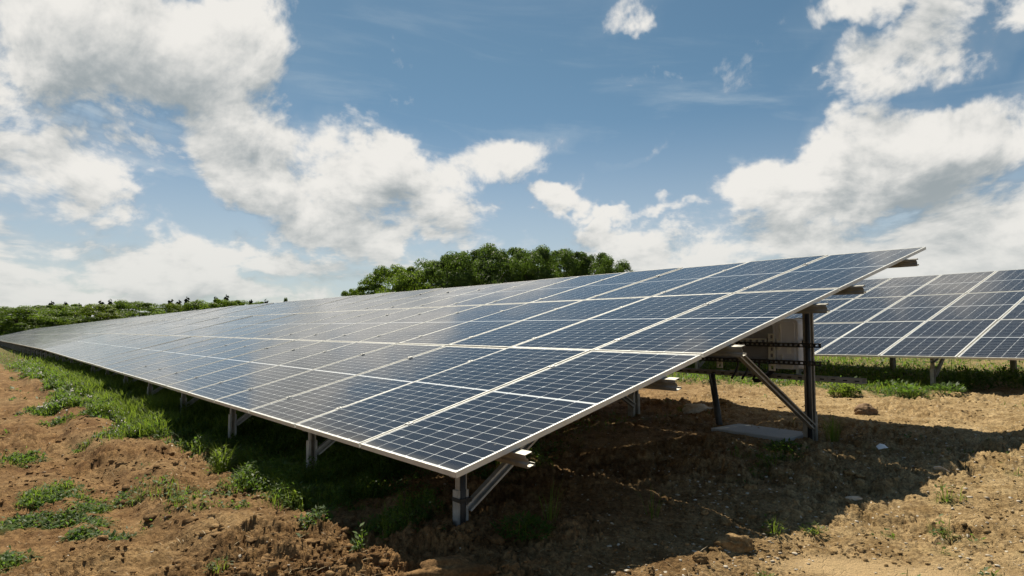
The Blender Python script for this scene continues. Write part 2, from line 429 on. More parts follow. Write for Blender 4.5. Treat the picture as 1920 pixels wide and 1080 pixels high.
def soil_color(N, P):
    s = N.new('ShaderNodeSeparateXYZ'); N.put(s.inputs[0], P)
    side = N.rng(N.math('ADD', s.outputs[0], N.math('MULTIPLY', s.outputs[1], -.25)), -1.2, 1.9)                       # redder by track, chalky at row end; also paints in shade under the table
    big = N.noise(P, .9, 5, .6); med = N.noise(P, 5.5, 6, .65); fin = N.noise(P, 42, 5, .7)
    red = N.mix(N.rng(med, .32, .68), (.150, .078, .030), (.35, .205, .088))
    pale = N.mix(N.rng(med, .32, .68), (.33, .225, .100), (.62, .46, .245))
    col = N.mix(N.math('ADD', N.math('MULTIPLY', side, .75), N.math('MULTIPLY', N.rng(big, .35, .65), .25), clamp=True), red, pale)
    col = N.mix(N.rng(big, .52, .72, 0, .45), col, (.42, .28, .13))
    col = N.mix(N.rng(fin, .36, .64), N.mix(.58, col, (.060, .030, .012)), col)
    # chalk specks
    vo = N.new('ShaderNodeTexVoronoi'); N.put(vo.inputs['Vector'], P); vo.inputs['Scale'].default_value = 30
    rnd = N.new('ShaderNodeSeparateColor'); N.put(rnd.inputs[0], vo.outputs['Color'])
    speck = N.math('MULTIPLY', N.math('LESS_THAN', vo.outputs['Distance'], N.math('MULTIPLY', rnd.outputs[1], .30)), N.math('GREATER_THAN', rnd.outputs[0], N.rng(side, 0, 1, .97, .86)))
    col = N.mix(speck, col, (.62, .55, .44))
    return col, fin, med, s
def soil_mat():
    m, N, out = mat('bare_soil'); P = geopos(N)
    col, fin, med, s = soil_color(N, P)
    at = N.new('ShaderNodeAttribute', attribute_name='green'); at2 = N.new('ShaderNodeAttribute', attribute_name='puddle')
    col = N.mix(N.math('MULTIPLY', at2.outputs['Fac'], .8), col, N.mix(N.rng(N.noise(P, 3, 4, .6), .3, .7), (.48, .34, .18), (.56, .40, .22)))
    gcol = N.mix(N.noise(P, 14, 4, .7), (.022, .045, .010), (.09, .13, .032))
    g = N.math('MULTIPLY', at.outputs['Fac'], N.rng(N.noise(P, 7, 5, .7), .38, .58))
    col = N.mix(g, col, gcol)
    vo = N.new('ShaderNodeTexVoronoi', feature='DISTANCE_TO_EDGE'); N.put(vo.inputs['Vector'], N.vec('ADD', P, N.vec('SCALE', N.noise(P, 6, 3, .6, out=1), scale=.12))); vo.inputs['Scale'].default_value = 6
    crack = N.math('MULTIPLY', N.rng(vo.outputs['Distance'], 0, .03), 1)
    h = N.math('ADD', N.math('ADD', N.math('MULTIPLY', fin, .9), N.math('MULTIPLY', N.noise(P, 130, 3, .7), .5)), N.math('MULTIPLY', crack, .18))
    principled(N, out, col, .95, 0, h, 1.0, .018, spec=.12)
    return m
M_SOIL = soil_mat()
def clod_mat():
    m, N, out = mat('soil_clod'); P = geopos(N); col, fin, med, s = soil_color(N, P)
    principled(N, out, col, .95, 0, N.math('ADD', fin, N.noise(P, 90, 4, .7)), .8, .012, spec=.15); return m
M_CLOD = clod_mat()
def stone_mat(name, a, b):
    m, N, out = mat(name); P = geopos(N); at = N.new('ShaderNodeAttribute', attribute_name='shade')
    col = N.mix(at.outputs['Fac'], a, b); col = N.mix(N.rng(N.noise(P, 35, 4, .6), .4, .7, 0, .5), col, (.30, .20, .10))
    principled(N, out, col, .85, 0, N.noise(P, 60, 4, .6), .4, .006, spec=.25); return m
M_STONE = stone_mat('chalk_stone', (.40, .33, .24), (.70, .66, .58))
M_ROCK = stone_mat('brown_rock', (.16, .10, .06), (.24, .15, .09))
M_PAPER = metal_mat('white_scrap', (.70, .71, .72), (.80, .80, .80), .5, 0, 30)

def leaf_mat(name, dark, light, trans, tw=.45):
    m, N, out = mat(name); at = N.new('ShaderNodeAttribute', attribute_name='shade')
    col = N.mix(at.outputs['Fac'], dark, light)
    oi = N.new('ShaderNodeObjectInfo'); hs = N.new('ShaderNodeHueSaturation'); N.put(hs.inputs['Hue'], N.rng(oi.outputs['Random'], 0, 1, .485, .505, False)); N.put(hs.inputs['Value'], N.rng(oi.outputs['Random'], 0, 1, 1.3, .75, False)); N.put(hs.inputs['Color'], col); col = hs.outputs[0]
    p = N.new('ShaderNodeBsdfPrincipled'); N.put(p.inputs['Base Color'], col); p.inputs['Roughness'].default_value = .55; p.inputs['Specular IOR Level'].default_value = .3
    t = N.new('ShaderNodeBsdfTranslucent'); N.put(t.inputs[0], N.mix(at.outputs['Fac'], tuple(c * .6 for c in trans), trans))
    mx = N.new('ShaderNodeMixShader'); mx.inputs[0].default_value = tw
    N.l.new(p.outputs[0], mx.inputs[1]); N.l.new(t.outputs[0], mx.inputs[2]); N.l.new(mx.outputs[0], out.inputs[0])
    return m
M_GRASS = leaf_mat('grass_leaf', (.055, .090, .014), (.145, .20, .035), (.26, .37, .04), .55)
M_WEED = leaf_mat('weed_leaf', (.032, .075, .014), (.09, .155, .028), (.17, .30, .035), .5)
M_PETAL = leaf_mat('clover_petal', (.55, .50, .46), (.80, .76, .70), (.6, .55, .5), .3)
M_TREE_DARK = leaf_mat('oak_leaf', (.030, .058, .013), (.110, .165, .034), (.17, .28, .035), .45)
M_TREE_LIGHT = leaf_mat('hedge_leaf', (.050, .095, .015), (.16, .235, .034), (.24, .37, .03), .48)
M_TREE_YELLOW = leaf_mat('willow_leaf', (.085, .13, .016), (.17, .23, .030), (.26, .36, .025), .45)
M_CONIFER = leaf_mat('conifer_needle', (.016, .024, .012), (.034, .046, .020), (.02, .03, .01), .15)
M_BARK = metal_mat('bark', (.05, .038, .026), (.10, .08, .06), .9, 0, 6)

# ------------------------------------------------------------------ ground: one sheet to the horizon
def ground_at(px, py):
    d = pdir(px, py); z = -.2
    for i in range(12): t = (z - CAMZ) / d.z; z = float(base_z(np.array([d.x * t]), np.array([d.y * t]))[0])
    t = (z - CAMZ) / d.z; return d.x * t, d.y * t
PATCHES = []
for (px, py, rx, ry) in ((18, 864, .30, .28), (74, 926, .38, .26), (98, 937, .50, .20), (160, 949, .20, .14), (30, 985, .50, .22), (118, 980, .42, .16), (165, 1006, .22, .12), (6, 1056, .22, .20),
                         (213, 825, .20, .22), (258, 818, .34, .22), (110, 765, .40, .5), (560, 930, .14, .14), (600, 985, .12, .12), (690, 1000, .12, .10)):
    PATCHES.append((*ground_at(px, py), rx, ry))
def green_mask(x, y):
    s, n = sn(x, y)
    w = fbm(x, y, 1.3, 4, 200) - .5; w2 = fbm(x, y, 3.1, 3, 230) - .5
    edge = -.22 - .42 * sstep(s, 2.5, 9) - .9 * sstep(s, 9, 40)
    strip = sstep(n + .55 * w + .35 * w2, edge - .05, edge + .30) * sstep(4.6 - n + 1.2 * w, 0, .8) * sstep(s + 1.6 * w, 1.15, 2.2)
    dirtin = sstep(n + 1.2 * w, 1.9, 2.6) * (1 - sstep(s, 5, 9)); strip = strip * (1 - .75 * dirtin)
    strip2 = sstep(n + 1.6 * w, 7.75, 8.15) * sstep(s + 1.5 * w, .55, 1.3) * (1 - .5 * sstep(n, 15.2, 16.2))
    strip2 = np.maximum(strip2, sstep(n + w, 7.0, 7.8) * sstep(s, 2.2, 4.0) * .9)
    strip3 = sstep(n + w, 14.5, 15.5) * .55
    patch = np.zeros_like(x)
    for (cx, cy, rx, ry) in PATCHES:
        patch = np.maximum(patch, sstep(np.exp(-((x - cx) / rx) ** 2 - ((y - cy) / ry) ** 2) + 1.2 * w2 + .8 * w, .24, .80))
    left = sstep(-n, 3.2, 4.6) * sstep(w, -.02, .2) * .9
    spots = sstep(w2 * 1.1 + w * 1.2, .24, .36) * sstep(s + .5, 0, 1) * sstep(2.5 - n, 0, 1) * sstep(n, -1.3, -.7) * (.3 + .5 * sstep(n, -.5, -.1))
    far = sstep(np.hypot(x, y), 60, 110) * .9
    return np.clip(np.maximum.reduce([strip, strip2, strip3, patch, left, spots, far]), 0, 1)

def build_ground():
    a_f = np.linspace(R(-50), R(50), 1150); a_c = np.arange(R(53), R(310), R(3.2))
    ang = np.concatenate([a_f, a_c]); 
    rs = list(np.linspace(.15, 2.25, 14)); r = 2.25
    while r < 34: r += min(r * r / 1150, .3); rs.append(r)
    rs += list(np.geomspace(r * 1.02, 1800, 70)); rs = np.array(rs)
    AA, RR = np.meshgrid(ang, rs); X = RR * np.sin(AA); Y = RR * np.cos(AA)
    Z = terrain(X, Y)
    nr, na = X.shape
    V = np.stack([X, Y, Z], -1).reshape(-1, 3)
    i, j = np.meshgrid(np.arange(nr - 1), np.arange(na), indexing='ij'); j2 = (j + 1) % na
    Fq = np.stack([i * na + j, (i + 1) * na + j, (i + 1) * na + j2, i * na + j2], -1).reshape(-1, 4)
    Ft = np.stack([np.full(na, len(V)), np.arange(na), (np.arange(na) + 1) % na], -1)
    V = np.vstack([V, [0, 0, float(Z[0].mean())]])
    me = np_mesh('ground', V, Fq, Ft, smooth=True)
    x, y = V[:, 0], V[:, 1]
    set_attr(me, 'green', green_mask(x, y)); set_attr(me, 'puddle', smooth_mask(x, y))
    me.materials.append(M_SOIL); o = bpy.data.objects.new('ground', me); link(o); tag(o, kind='structure')
build_ground()

# ------------------------------------------------------------------ solar tables
NCOL = 24
def table_pt(x, v, w):
    """local table point: x along the row (positive to the right end), v up the slope, w above the glass"""
    return Vector((x, v * math.cos(TILT) - w * math.sin(TILT), v * math.sin(TILT) + w * math.cos(TILT)))
TM = Matrix.Rotation(TILT, 4, 'X')
def panel_frame_mesh():
    mb = MB(); t = LIP; h = .030
    # outer side walls with an upper lip
    for (x0, x1, y0, y1) in ((0, PW, 0, t), (0, PW, PL - t, PL), (0, t, t, PL - t), (PW - t, PW, t, PL - t)):
        mb.box((x0, y0, -h), (x1, y1, 0))
    o = mb.build('panel_frame', M_FRAME); me = o.data; bpy.data.objects.remove(o)
    return me
def panel_glass_mesh():
    t = LIP
    me = bpy.data.meshes.new('cell_glass')
    x0, x1, y0, y1, z0, z1 = t, PW - t, t, PL - t, -.0080, -.0025
    me.from_pydata([(x0, y0, z1), (x1, y0, z1), (x1, y1, z1), (x0, y1, z1), (x0, y0, z0), (x1, y0, z0), (x1, y1, z0), (x0, y1, z0)], [], [(0, 1, 2, 3), (7, 6, 5, 4)])
    uv = me.uv_layers.new(name='UVMap')
    for li, l in enumerate(me.loops):
        co = me.vertices[l.vertex_index].co; uv.data[li].uv = (co.x - t, co.y - t)
    me.materials.append(M_CELL); m2, N, out = mat('backsheet'); principled(N, out, (.62, .62, .62), .6); me.materials.append(m2)
    me.polygons[1].material_index = 1
    return me
ME_FRAME, ME_GLASS = panel_frame_mesh(), panel_glass_mesh()
def far_panel_mesh():
    bm = bmesh.new(); bm.from_mesh(ME_FRAME)
    for f in bm.faces: f.material_index = 1
    bm.from_mesh(ME_GLASS)
    me = bpy.data.meshes.new('solar_panel'); bm.to_mesh(me); bm.free()
    for p in me.polygons:
        if p.material_index == 1: pass
    me.materials.append(M_CELL); me.materials.append(M_FRAME); return me
ME_FAR = far_panel_mesh()

SIGMA = [(.012, -.050), (.048, -.038), (.048, -.036), (.0, -.036), (.0, -.060), (.012, -.070), (.012, -.090), (.0, -.100), (.0, -.121), (.050, -.121), (.050, -.108)]
SIGMA = [(.046, -.050), (.046, -.037), (.0, -.037), (.0, -.055), (.012, -.064), (.012, -.080), (.0, -.089), (.0, -.107), (.050, -.107), (.050, -.096)]
PURLIN_V = (.36, 1.64, 2.42, 3.72, 4.44, 5.72)
def c_prof(w, d, lip, t): return thick_poly([(d, w / 2 - lip), (d, w / 2), (0, w / 2), (0, -w / 2), (d, -w / 2), (d, -w / 2 + lip)], t)

def purlin_mesh():
    mb = MB(); L = NCOL * PX
    poly = [(v, w) for v, w in thick_poly(SIGMA, .0035)]
    # local z of the prism -> -x (along the row)
    M = Matrix(((0, 0, -1, .105), (1, 0, 0, 0), (0, 1, 0, 0), (0, 0, 0, 1)))
    mb.prism(poly, 0, L + .19, TM @ M)
    o = mb.build('purlin', M_PURLIN); me = o.data; bpy.data.objects.remove(o); return me
ME_PURLIN = purlin_mesh()

def support_meshes():
    """front pile, front post, rear pile, rear post, braces, rafter in a local frame at x = 0, low edge at the origin; ground is at -.40 / -.32"""
    out = {}
    n1, n4 = .30, 4.20
    def fin(mb, name, m): o = mb.build(name, m); me = o.data; bpy.data.objects.remove(o); return me
    def upright(n, z0, z1, w, d, lip, t, m, name, dx=0):
        mb = MB(); M = Matrix.Translation((dx, n, 0)); mb.prism(c_prof(w, d, lip, t), z0, z1, M); return fin(mb, name, m)
    out['front_pile'] = ('pile', upright(n1, -1.3, -.20, .066, .048, .013, .005, M_GALV, 'pile', -.055))
    out['front_post'] = ('post', upright(n1, -.45, .0, .046, .038, .010, .004, M_GALV_OLD, 'post', -.047))
    out['rear_pile'] = ('pile', upright(n4, -1.3, -.07, .115, .075, .022, .006, M_GALV_OLD, 'pile', -.035))
    out['rear_post'] = ('post', upright(n4, -.40, table_pt(0, 4.335, -.17).z, .078, .060, .016, .005, M_GALV_OLD, 'post', -.022))
    mb = MB(); p0, p1 = table_pt(0, .18, -.137), table_pt(0, 4.75, -.137)
    M, L = frame_M(p0, p1, (1, 0, 0)); mb.prism(c_prof(.056, .045, .012, .004), 0, L, M @ Matrix.Translation((-.022, 0, 0))); out['rafter'] = ('rafter', fin(mb, 'rafter', M_GALV))
    mb = MB(); M, L = frame_M((-.022, n1 + .03, -.30), table_pt(-.022, .84, -.150), (1, 0, 0)); mb.prism(c_prof(.046, .034, .010, .004), 0, L, M); out['front_brace'] = ('brace', fin(mb, 'brace', M_GALV))
    mb = MB(); M, L = frame_M((.035, n4 - .05, -.20), table_pt(.035, 2.90, -.165), (1, 0, 0)); mb.prism(c_prof(.048, .036, .010, .004), 0, L, M); out['rear_brace'] = ('brace', fin(mb, 'brace', M_GALV_OLD))
    mb = MB()
    for k in range(4):
        pass
    return out
SUP = support_meshes()
def add_child(name, me, parent, loc=(0, 0, 0), rot=(0, 0, 0)):
    o = bpy.data.objects.new(name, me); link(o, parent); o.location = loc; o.rotation_euler = rot; return o
def solar_table(label, s0, n0, z0, slope, offs, detail, tilt_extra=0., jitter=0.0020):
    x, y = xy(s0, n0)
    root = empty('solar_table', (x, y, z0), (tilt_extra, -math.atan(slope) * -1, math.atan2(-D1[1], -D1[0])), label=label, cat='solar table', group='solar tables standing in rows on the field')
    root.rotation_euler.y = math.atan(slope)
    for c in range(NCOL):
        for r in range(3):
            # local x points to the right end, so columns run towards -x
            p = table_pt(-c * PX - PW, r * PY, 0)
            rt = (TILT + random.gauss(0, jitter), random.gauss(0, jitter * .8), 0)
            if detail:
                f = add_child('solar_panel', ME_FRAME, root, p, rt); add_child('cell_glass', ME_GLASS, f)
            else: add_child('solar_panel', ME_FAR, root, p, rt)
    for v in PURLIN_V: add_child('purlin', ME_PURLIN, root, table_pt(0, v, 0))
    for s in offs:
        for k, (nm, me) in SUP.items(): 
            add_child(nm, me, root, (-s, 0, 0))
    return root
L_TAB = NCOL * PX
def rowz(s): return A[2] + float(row_drop(s))
labels = ['long solar table nearest the camera, its raised end showing six purlin tips',
          'solar table joined to the far end of the nearest table',
          'pale reflecting solar table far down the front row, beyond the second table',
          'solar table of the front row where the row begins to curve downhill',
          'distant solar table near the downhill end of the front row',
          'farthest solar table of the front row, a bright sliver at the left edge']
offs = [.36 + 2.12 * k for k in range(12)]
T1 = None
for k, lb in enumerate(labels):
    s0 = k * (L_TAB + (.10 if k else 0)); z0 = rowz(s0); sl_ = (rowz(s0 + L_TAB) - z0) / L_TAB
    t = solar_table(lb, s0, 0, z0, sl_, offs, k < 2)
    if k == 0: T1 = t
S2 = .733 - 12 * PX
solar_table('solar table of the row behind, seen past the raised end of the nearest table', S2, 9.20, A[2] + .294 + .16, -.0138, [.02 + .36 + 2.12 * k for k in range(12)], True, R(.7))
solar_table('solar table farther along the row behind, hidden mostly by the nearest table', S2 + L_TAB + .1, 9.20, A[2] + .294 - .20, -.010, offs, False, R(.5))

# strap and cable pieces of the nearest table are added to it as parts
def W2L(p, root): 
    M = Matrix.LocRotScale(root.location, root.rotation_euler, None); return M.inverted() @ Vector(p)
def part(mb, name, m, parent, **kw):
    """mesh given in world coordinates made a child of a thing"""
    M = Matrix.LocRotScale(parent.location, parent.rotation_euler, None).inverted()
    mb.v = [tuple(M @ Vector(p)) for p in mb.v]; return mb.build(name, m, parent, **kw)
def SN(s, n, z): x, y = xy(s, n); return Vector((x, y, z))

# clamps that hold the panels on the purlins
mb = MB(); mb.box((-.024, -.020, .0005), (.024, .020, .0045)); mb.box((-.0115, -.019, -.036), (.0115, .019, .0006)); mb.tube([(0, 0, .004), (0, 0, .010)], .007, 6)
o = mb.build('panel_clamp', M_GALV); ME_CLAMP = o.data; bpy.data.objects.remove(o)
for c_ in range(9):
    for v in PURLIN_V: add_child('panel_clamp', ME_CLAMP, T1, table_pt(-(c_ + 1) * PX + (PX - PW) / 2, v, 0), (TILT, 0, 0))
# black tie and cable pipe on the first post
mb = MB(); ring = []
for k in range(4): pass
c = SN(.385, .30, A[2] - .252)
u, v = Vector((-D1[0], -D1[1], 0)), Vector((DN[0], DN[1], 0))
for (a0, a1, b0, b1) in ((-.034, .047, -.040, -.035), (-.034, .047, .035, .040), (-.034, -.029, -.035, .035), (.042, .047, -.035, .035)):
    q = [c + u * a0 + v * b0, c + u * a1 + v * b0, c + u * a1 + v * b1, c + u * a0 + v * b1]
    mb.add([p - Vector((0, 0, .011)) for p in q] + [p + Vector((0, 0, .011)) for p in q], [(0, 1, 2, 3), (4, 7, 6, 5), (0, 4, 5, 1), (1, 5, 6, 2), (2, 6, 7, 3), (3, 7, 4, 0)])
part(mb, 'cable_strap', M_BLACK, T1)
mb = MB(); mb.tube([SN(.366, .297, -.4), SN(.366, .297, .05), SN(.367, .297, A[2] - .01)], .018, 12); part(mb, 'cable_pipe', M_BLACK, T1, smooth=True)
mb = MB(); mb.tube([SN(.335, 4.150, -.2), SN(.335, 4.150, .5), SN(.335, 4.150, 1.30)], .022, 12); part(mb, 'cable_pipe', M_BLACK, T1, smooth=True)
# perforated rails between the first two rear posts
def perforated_rail(s0, s1, n, z, h=.041, d=.03, pitch=.05):
    mb = MB(); k = int((s1 - s0) / pitch)
    Mx = Matrix(((D1[0], DN[0], 0, 0), (D1[1], DN[1], 0, 0), (0, 0, 1, 0), (0, 0, 0, 1)))
    x0, y0 = xy(s0, n); Mx = Matrix.Translation((x0, y0, z)) @ Mx
    L = k * pitch
    mb.box((0, 0, -h / 2), (L, .003, -h / 2 + .012), M=Mx); mb.box((0, 0, h / 2 - .012), (L, .003, h / 2), M=Mx)
    for i in range(k):
        mb.box((i * pitch, 0, -h / 2 + .012), (i * pitch + .024, .003, h / 2 - .012), M=Mx)
    mb.box((0, .003, h / 2 - .003), (L, d, h / 2), M=Mx); mb.box((0, .003, -h / 2), (L, d, -h / 2 + .003), M=Mx)
    return mb
ZR1, ZR2 = 1.1 - .170, 1.1 - .335
part(perforated_rail(.20, 2.62, 4.125, ZR1), 'strut_rail', M_DARKMETAL, T1)
part(perforated_rail(.20, 2.62, 4.125, ZR2), 'strut_rail', M_DARKMETAL, T1)

# ------------------------------------------------------------------ inverter hung on the rails
def inverter():
    S0, S1 = .47, 1.52; Z0, Z1 = .705, 1.175; N0 = 4.175
    x0, y0 = xy(S0, N0)
    root = empty('inverter', (x0, y0, Z0), (0, 0, math.atan2(D1[1], D1[0])), label='grey inverter cabinet hung on two perforated rails under the raised end of the nearest table', cat='inverter')
    # local x along the row away from the end, local y points towards the camera side (-n)
    H = Z1 - Z0; Wd = S1 - S0
    def rbox(name, m, xa, xb, za, zb, ya, yb, r, parent=root, bev=.004):
        pts = []
        for cx, cz, a0 in ((xb - r, zb - r, 0), (xa + r, zb - r, 90), (xa + r, za + r, 180), (xb - r, za + r, 270)):
            for k in range(6): a = R(a0 + 90 * k / 5); pts.append((cx + r * math.cos(a), cz + r * math.sin(a)))
        mb = MB(); M = Matrix(((1, 0, 0, 0), (0, 0, 1, 0), (0, 1, 0, 0), (0, 0, 0, 1)))
        mb.prism(pts, ya, yb, M); return mb.build(name, m, parent, bevel=bev)
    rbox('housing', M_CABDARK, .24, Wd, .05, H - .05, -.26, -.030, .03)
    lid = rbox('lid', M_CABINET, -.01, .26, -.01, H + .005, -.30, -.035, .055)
    rbox('rim', M_FRAME, -.022, .20, -.02, H + .015, -.315, -.3005, .06, lid, .002)
    rbox('back_plate', M_CABINET, .015, .20, .02, H - .02, -.0345, -.022, .04)
    # brackets with square holes
    def holed(name, m, xa, za, w, h, nx, nz, y0=-.022, y1=-.002, fill=.55):
        mb = MB(); cw, ch = w / nx, h / nz
        for i in range(nx + 1):
            xc = xa + i * cw; t = cw * (1 - fill) / 2
            mb.box((xc - (t if i else 0), y0, za), (xc + (t if i < nx else 0), y1, za + h))
        for i in range(nx):
            for j in range(nz + 1):
                zc = za + j * ch; t = ch * (1 - fill) / 2
                mb.box((xa + i * cw + cw * (1 - fill) / 2, y0 + .0005, zc - (t if j else 0)), (xa + (i + 1) * cw - cw * (1 - fill) / 2, y1 - .0005, zc + (t if j < nz else 0)))
        return mb.build(name, m, root)
    holed('mounting_bracket', M_BRACKET, .215, -.03, .062, .36, 1, 6)
    holed('mounting_bracket', M_BRACKET, .80, -.03, .062, .10, 1, 2)
    holed('cross_bracket', M_BRACKET, .30, .22, .34, .062, 5, 1)
    holed('perforated_strip', M_FRAME, .150, .20, .022, .22, 1, 9, -.021, -.012, .4)
    holed('perforated_strip', M_FRAME, .135, .00, .022, .13, 1, 5, -.021, -.012, .4)
    mb = MB(); mb.box((.165, -.0215, .17), (.20, -.014, .28)); mb.box((.172, -.014, .185), (.192, -.009, .265)); mb.build('latch', M_FRAME, root, bevel=.002)
    mb = MB(); mb.box((.055, -.0215, .14), (.095, -.0185, .26)); mb.build('nameplate', M_PAPER, root)
    mb = MB(); mb.box((.03, -.0215, -.003), (.135, -.012, .035)); mb.build('terminal_cover', M_FRAME, root, bevel=.003)
    for xs in (.34, .46, .58, .70):
        mb = MB(); mb.tube([(xs, -.14, .055), (xs, -.14, .0), (xs + .02, -.13, -.07), (xs + .06, -.11, -.14)], .012, 7); mb.build('cable_gland', M_BLACK, root, smooth=True)
    return root
inverter()
# cable tray behind the posts
def tray():
    s0, s1, n, z = -.02, 4.3, 4.42, .585
    x0, y0 = xy(s0, n); root = empty('cable_tray', (x0, y0, z), (0, 0, math.atan2(D1[1], D1[0])), label='long dark cable tray running level behind the rear posts, below the inverter', cat='cable tray')
    mb = MB(); L = s1 - s0
    mb.box((0, -.10, -.003), (L, .0, 0)); mb.box((0, -.003, 0), (L, 0, .045)); mb.box((0, -.103, -.003), (L, -.10, .045))
    mb.build('channel', M_GALV_OLD, root)
    mb = MB()
    for k in range(40): mb.box((k * .108 + .02, .0005, .014), (k * .108 + .06, .003, .026))
    mb.build('slot_strip', M_BLACK, root)
    for j, (dy, r) in enumerate(((-.03, .012), (-.06, .014), (-.08, .010))):
        mb = MB(); pts = [(k * .18 + .1, dy + .008 * math.sin(k * 1.3 + j), .02 + .014 * math.sin(k * .9 + j * 2) ** 2) for k in range(24)]
        mb.tube(pts, r, 6); mb.build('cable', M_BLACK, root, smooth=True)
tray()
mb = MB(); pts = []
for k in range(22):
    t = k / 21; pts.append(SN(.42 + .55 * t + .10 * math.sin(t * 3.1), 4.30, .98 - .42 * math.sin(min(1, t * 1.15) * math.pi / 2) + (.0 if t < .87 else .0)))
mb.tube(pts, .022, 8); o = mb.build('conduit', M_BLACK, smooth=True); tag(o, 'black flexible conduit curving down beside the first rear post to the cable tray', 'conduit')
mb = MB(); p0 = SN(1.32, 4.28, -.3); p1 = SN(1.50, 4.33, .60)
mb.tube([p0, p1], .034, 10); o = mb.build('support_pole', M_DARKMETAL, smooth=True); tag(o, 'leaning black pole standing at the corner of the grey slab', 'pole')
def slab():
    x0, y0 = xy(.86, 4.20); z = tz(x0, y0)
    root = bpy.data.objects.new('slab', None)
    mb = MB(); Mx = Matrix(((D1[0], DN[0], 0, 0), (D1[1], DN[1], 0, 0), (0, 0, 1, 0), (0, 0, 0, 1)))
    mb.box((-.40, -.25, -.06), (.40, .25, .0), M=Mx)
    bpy.data.objects.remove(root)
    o = mb.build('concrete_slab', M_CONC, bevel=.006); o.location = (x0, y0, max(z - .020, .084)); tag(o, 'thin grey slab lying on the soil beside the first rear post', 'slab')
slab()

# ------------------------------------------------------------------ plants and stones
def blades(P, H, Wd, lean, az_, shade, curl=.5):
    """one bent blade per point: 5 vertices, 1 quad + 1 triangle"""
    n = len(P); dx, dy = np.cos(az_), np.sin(az_)
    px_, py_ = -dy, dx
    base = P; mid = P + np.stack([dx * lean * H * .35, dy * lean * H * .35, H * .6], -1)
    tip = P + np.stack([dx * lean * H, dy * lean * H, H * (1 - curl * lean * .5)], -1)
    w = np.stack([px_ * Wd / 2, py_ * Wd / 2, np.zeros(n)], -1)
    V = np.stack([base - w, base + w, mid + w * .8, mid - w * .8, tip], 1).reshape(-1, 3)
    o = np.arange(n) * 5
    Fq = np.stack([o, o + 1, o + 2, o + 3], -1); Ft = np.stack([o + 3, o + 2, o + 4], -1)
    return V, Fq, Ft, np.repeat(shade, 5)
def leaves(P, Lg, Wd, pitch, az_, shade):
    """flat pointed leaves: a quad folded along the midrib"""
    n = len(P); dx, dy = np.cos(az_) * np.cos(pitch), np.sin(az_) * np.cos(pitch); dz = np.sin(pitch)
    d = np.stack([dx, dy, dz], -1) * Lg[:, None]; s = np.stack([-np.sin(az_), np.cos(az_), np.zeros(n)], -1) * (Wd / 2)[:, None]
    mid = P + d * .45 + np.stack([np.zeros(n), np.zeros(n), Lg * .04], -1)
    V = np.stack([P, mid + s, P + d, mid - s], 1).reshape(-1, 3); o = np.arange(n) * 4
    return V, np.stack([o, o + 1, o + 2, o + 3], -1), None, np.repeat(shade, 4)
def join(parts):
    V, Q, T, S = [], [], [], []; off = 0
    for v, q, t, s in parts:
        V.append(v); S.append(s)
        if q is not None and len(q): Q.append(q + off)
        if t is not None and len(t): T.append(t + off)
        off += len(v)
    return np.vstack(V), (np.vstack(Q) if Q else None), (np.vstack(T) if T else None), np.concatenate(S)
def plant_obj(name, parts, m, parent=None):
    V, Q, T, S = join(parts); me = np_mesh(name, V, Q, T); set_attr(me, 'shade', S); me.materials.append(m)
    o = bpy.data.objects.new(name, me); return link(o, parent)

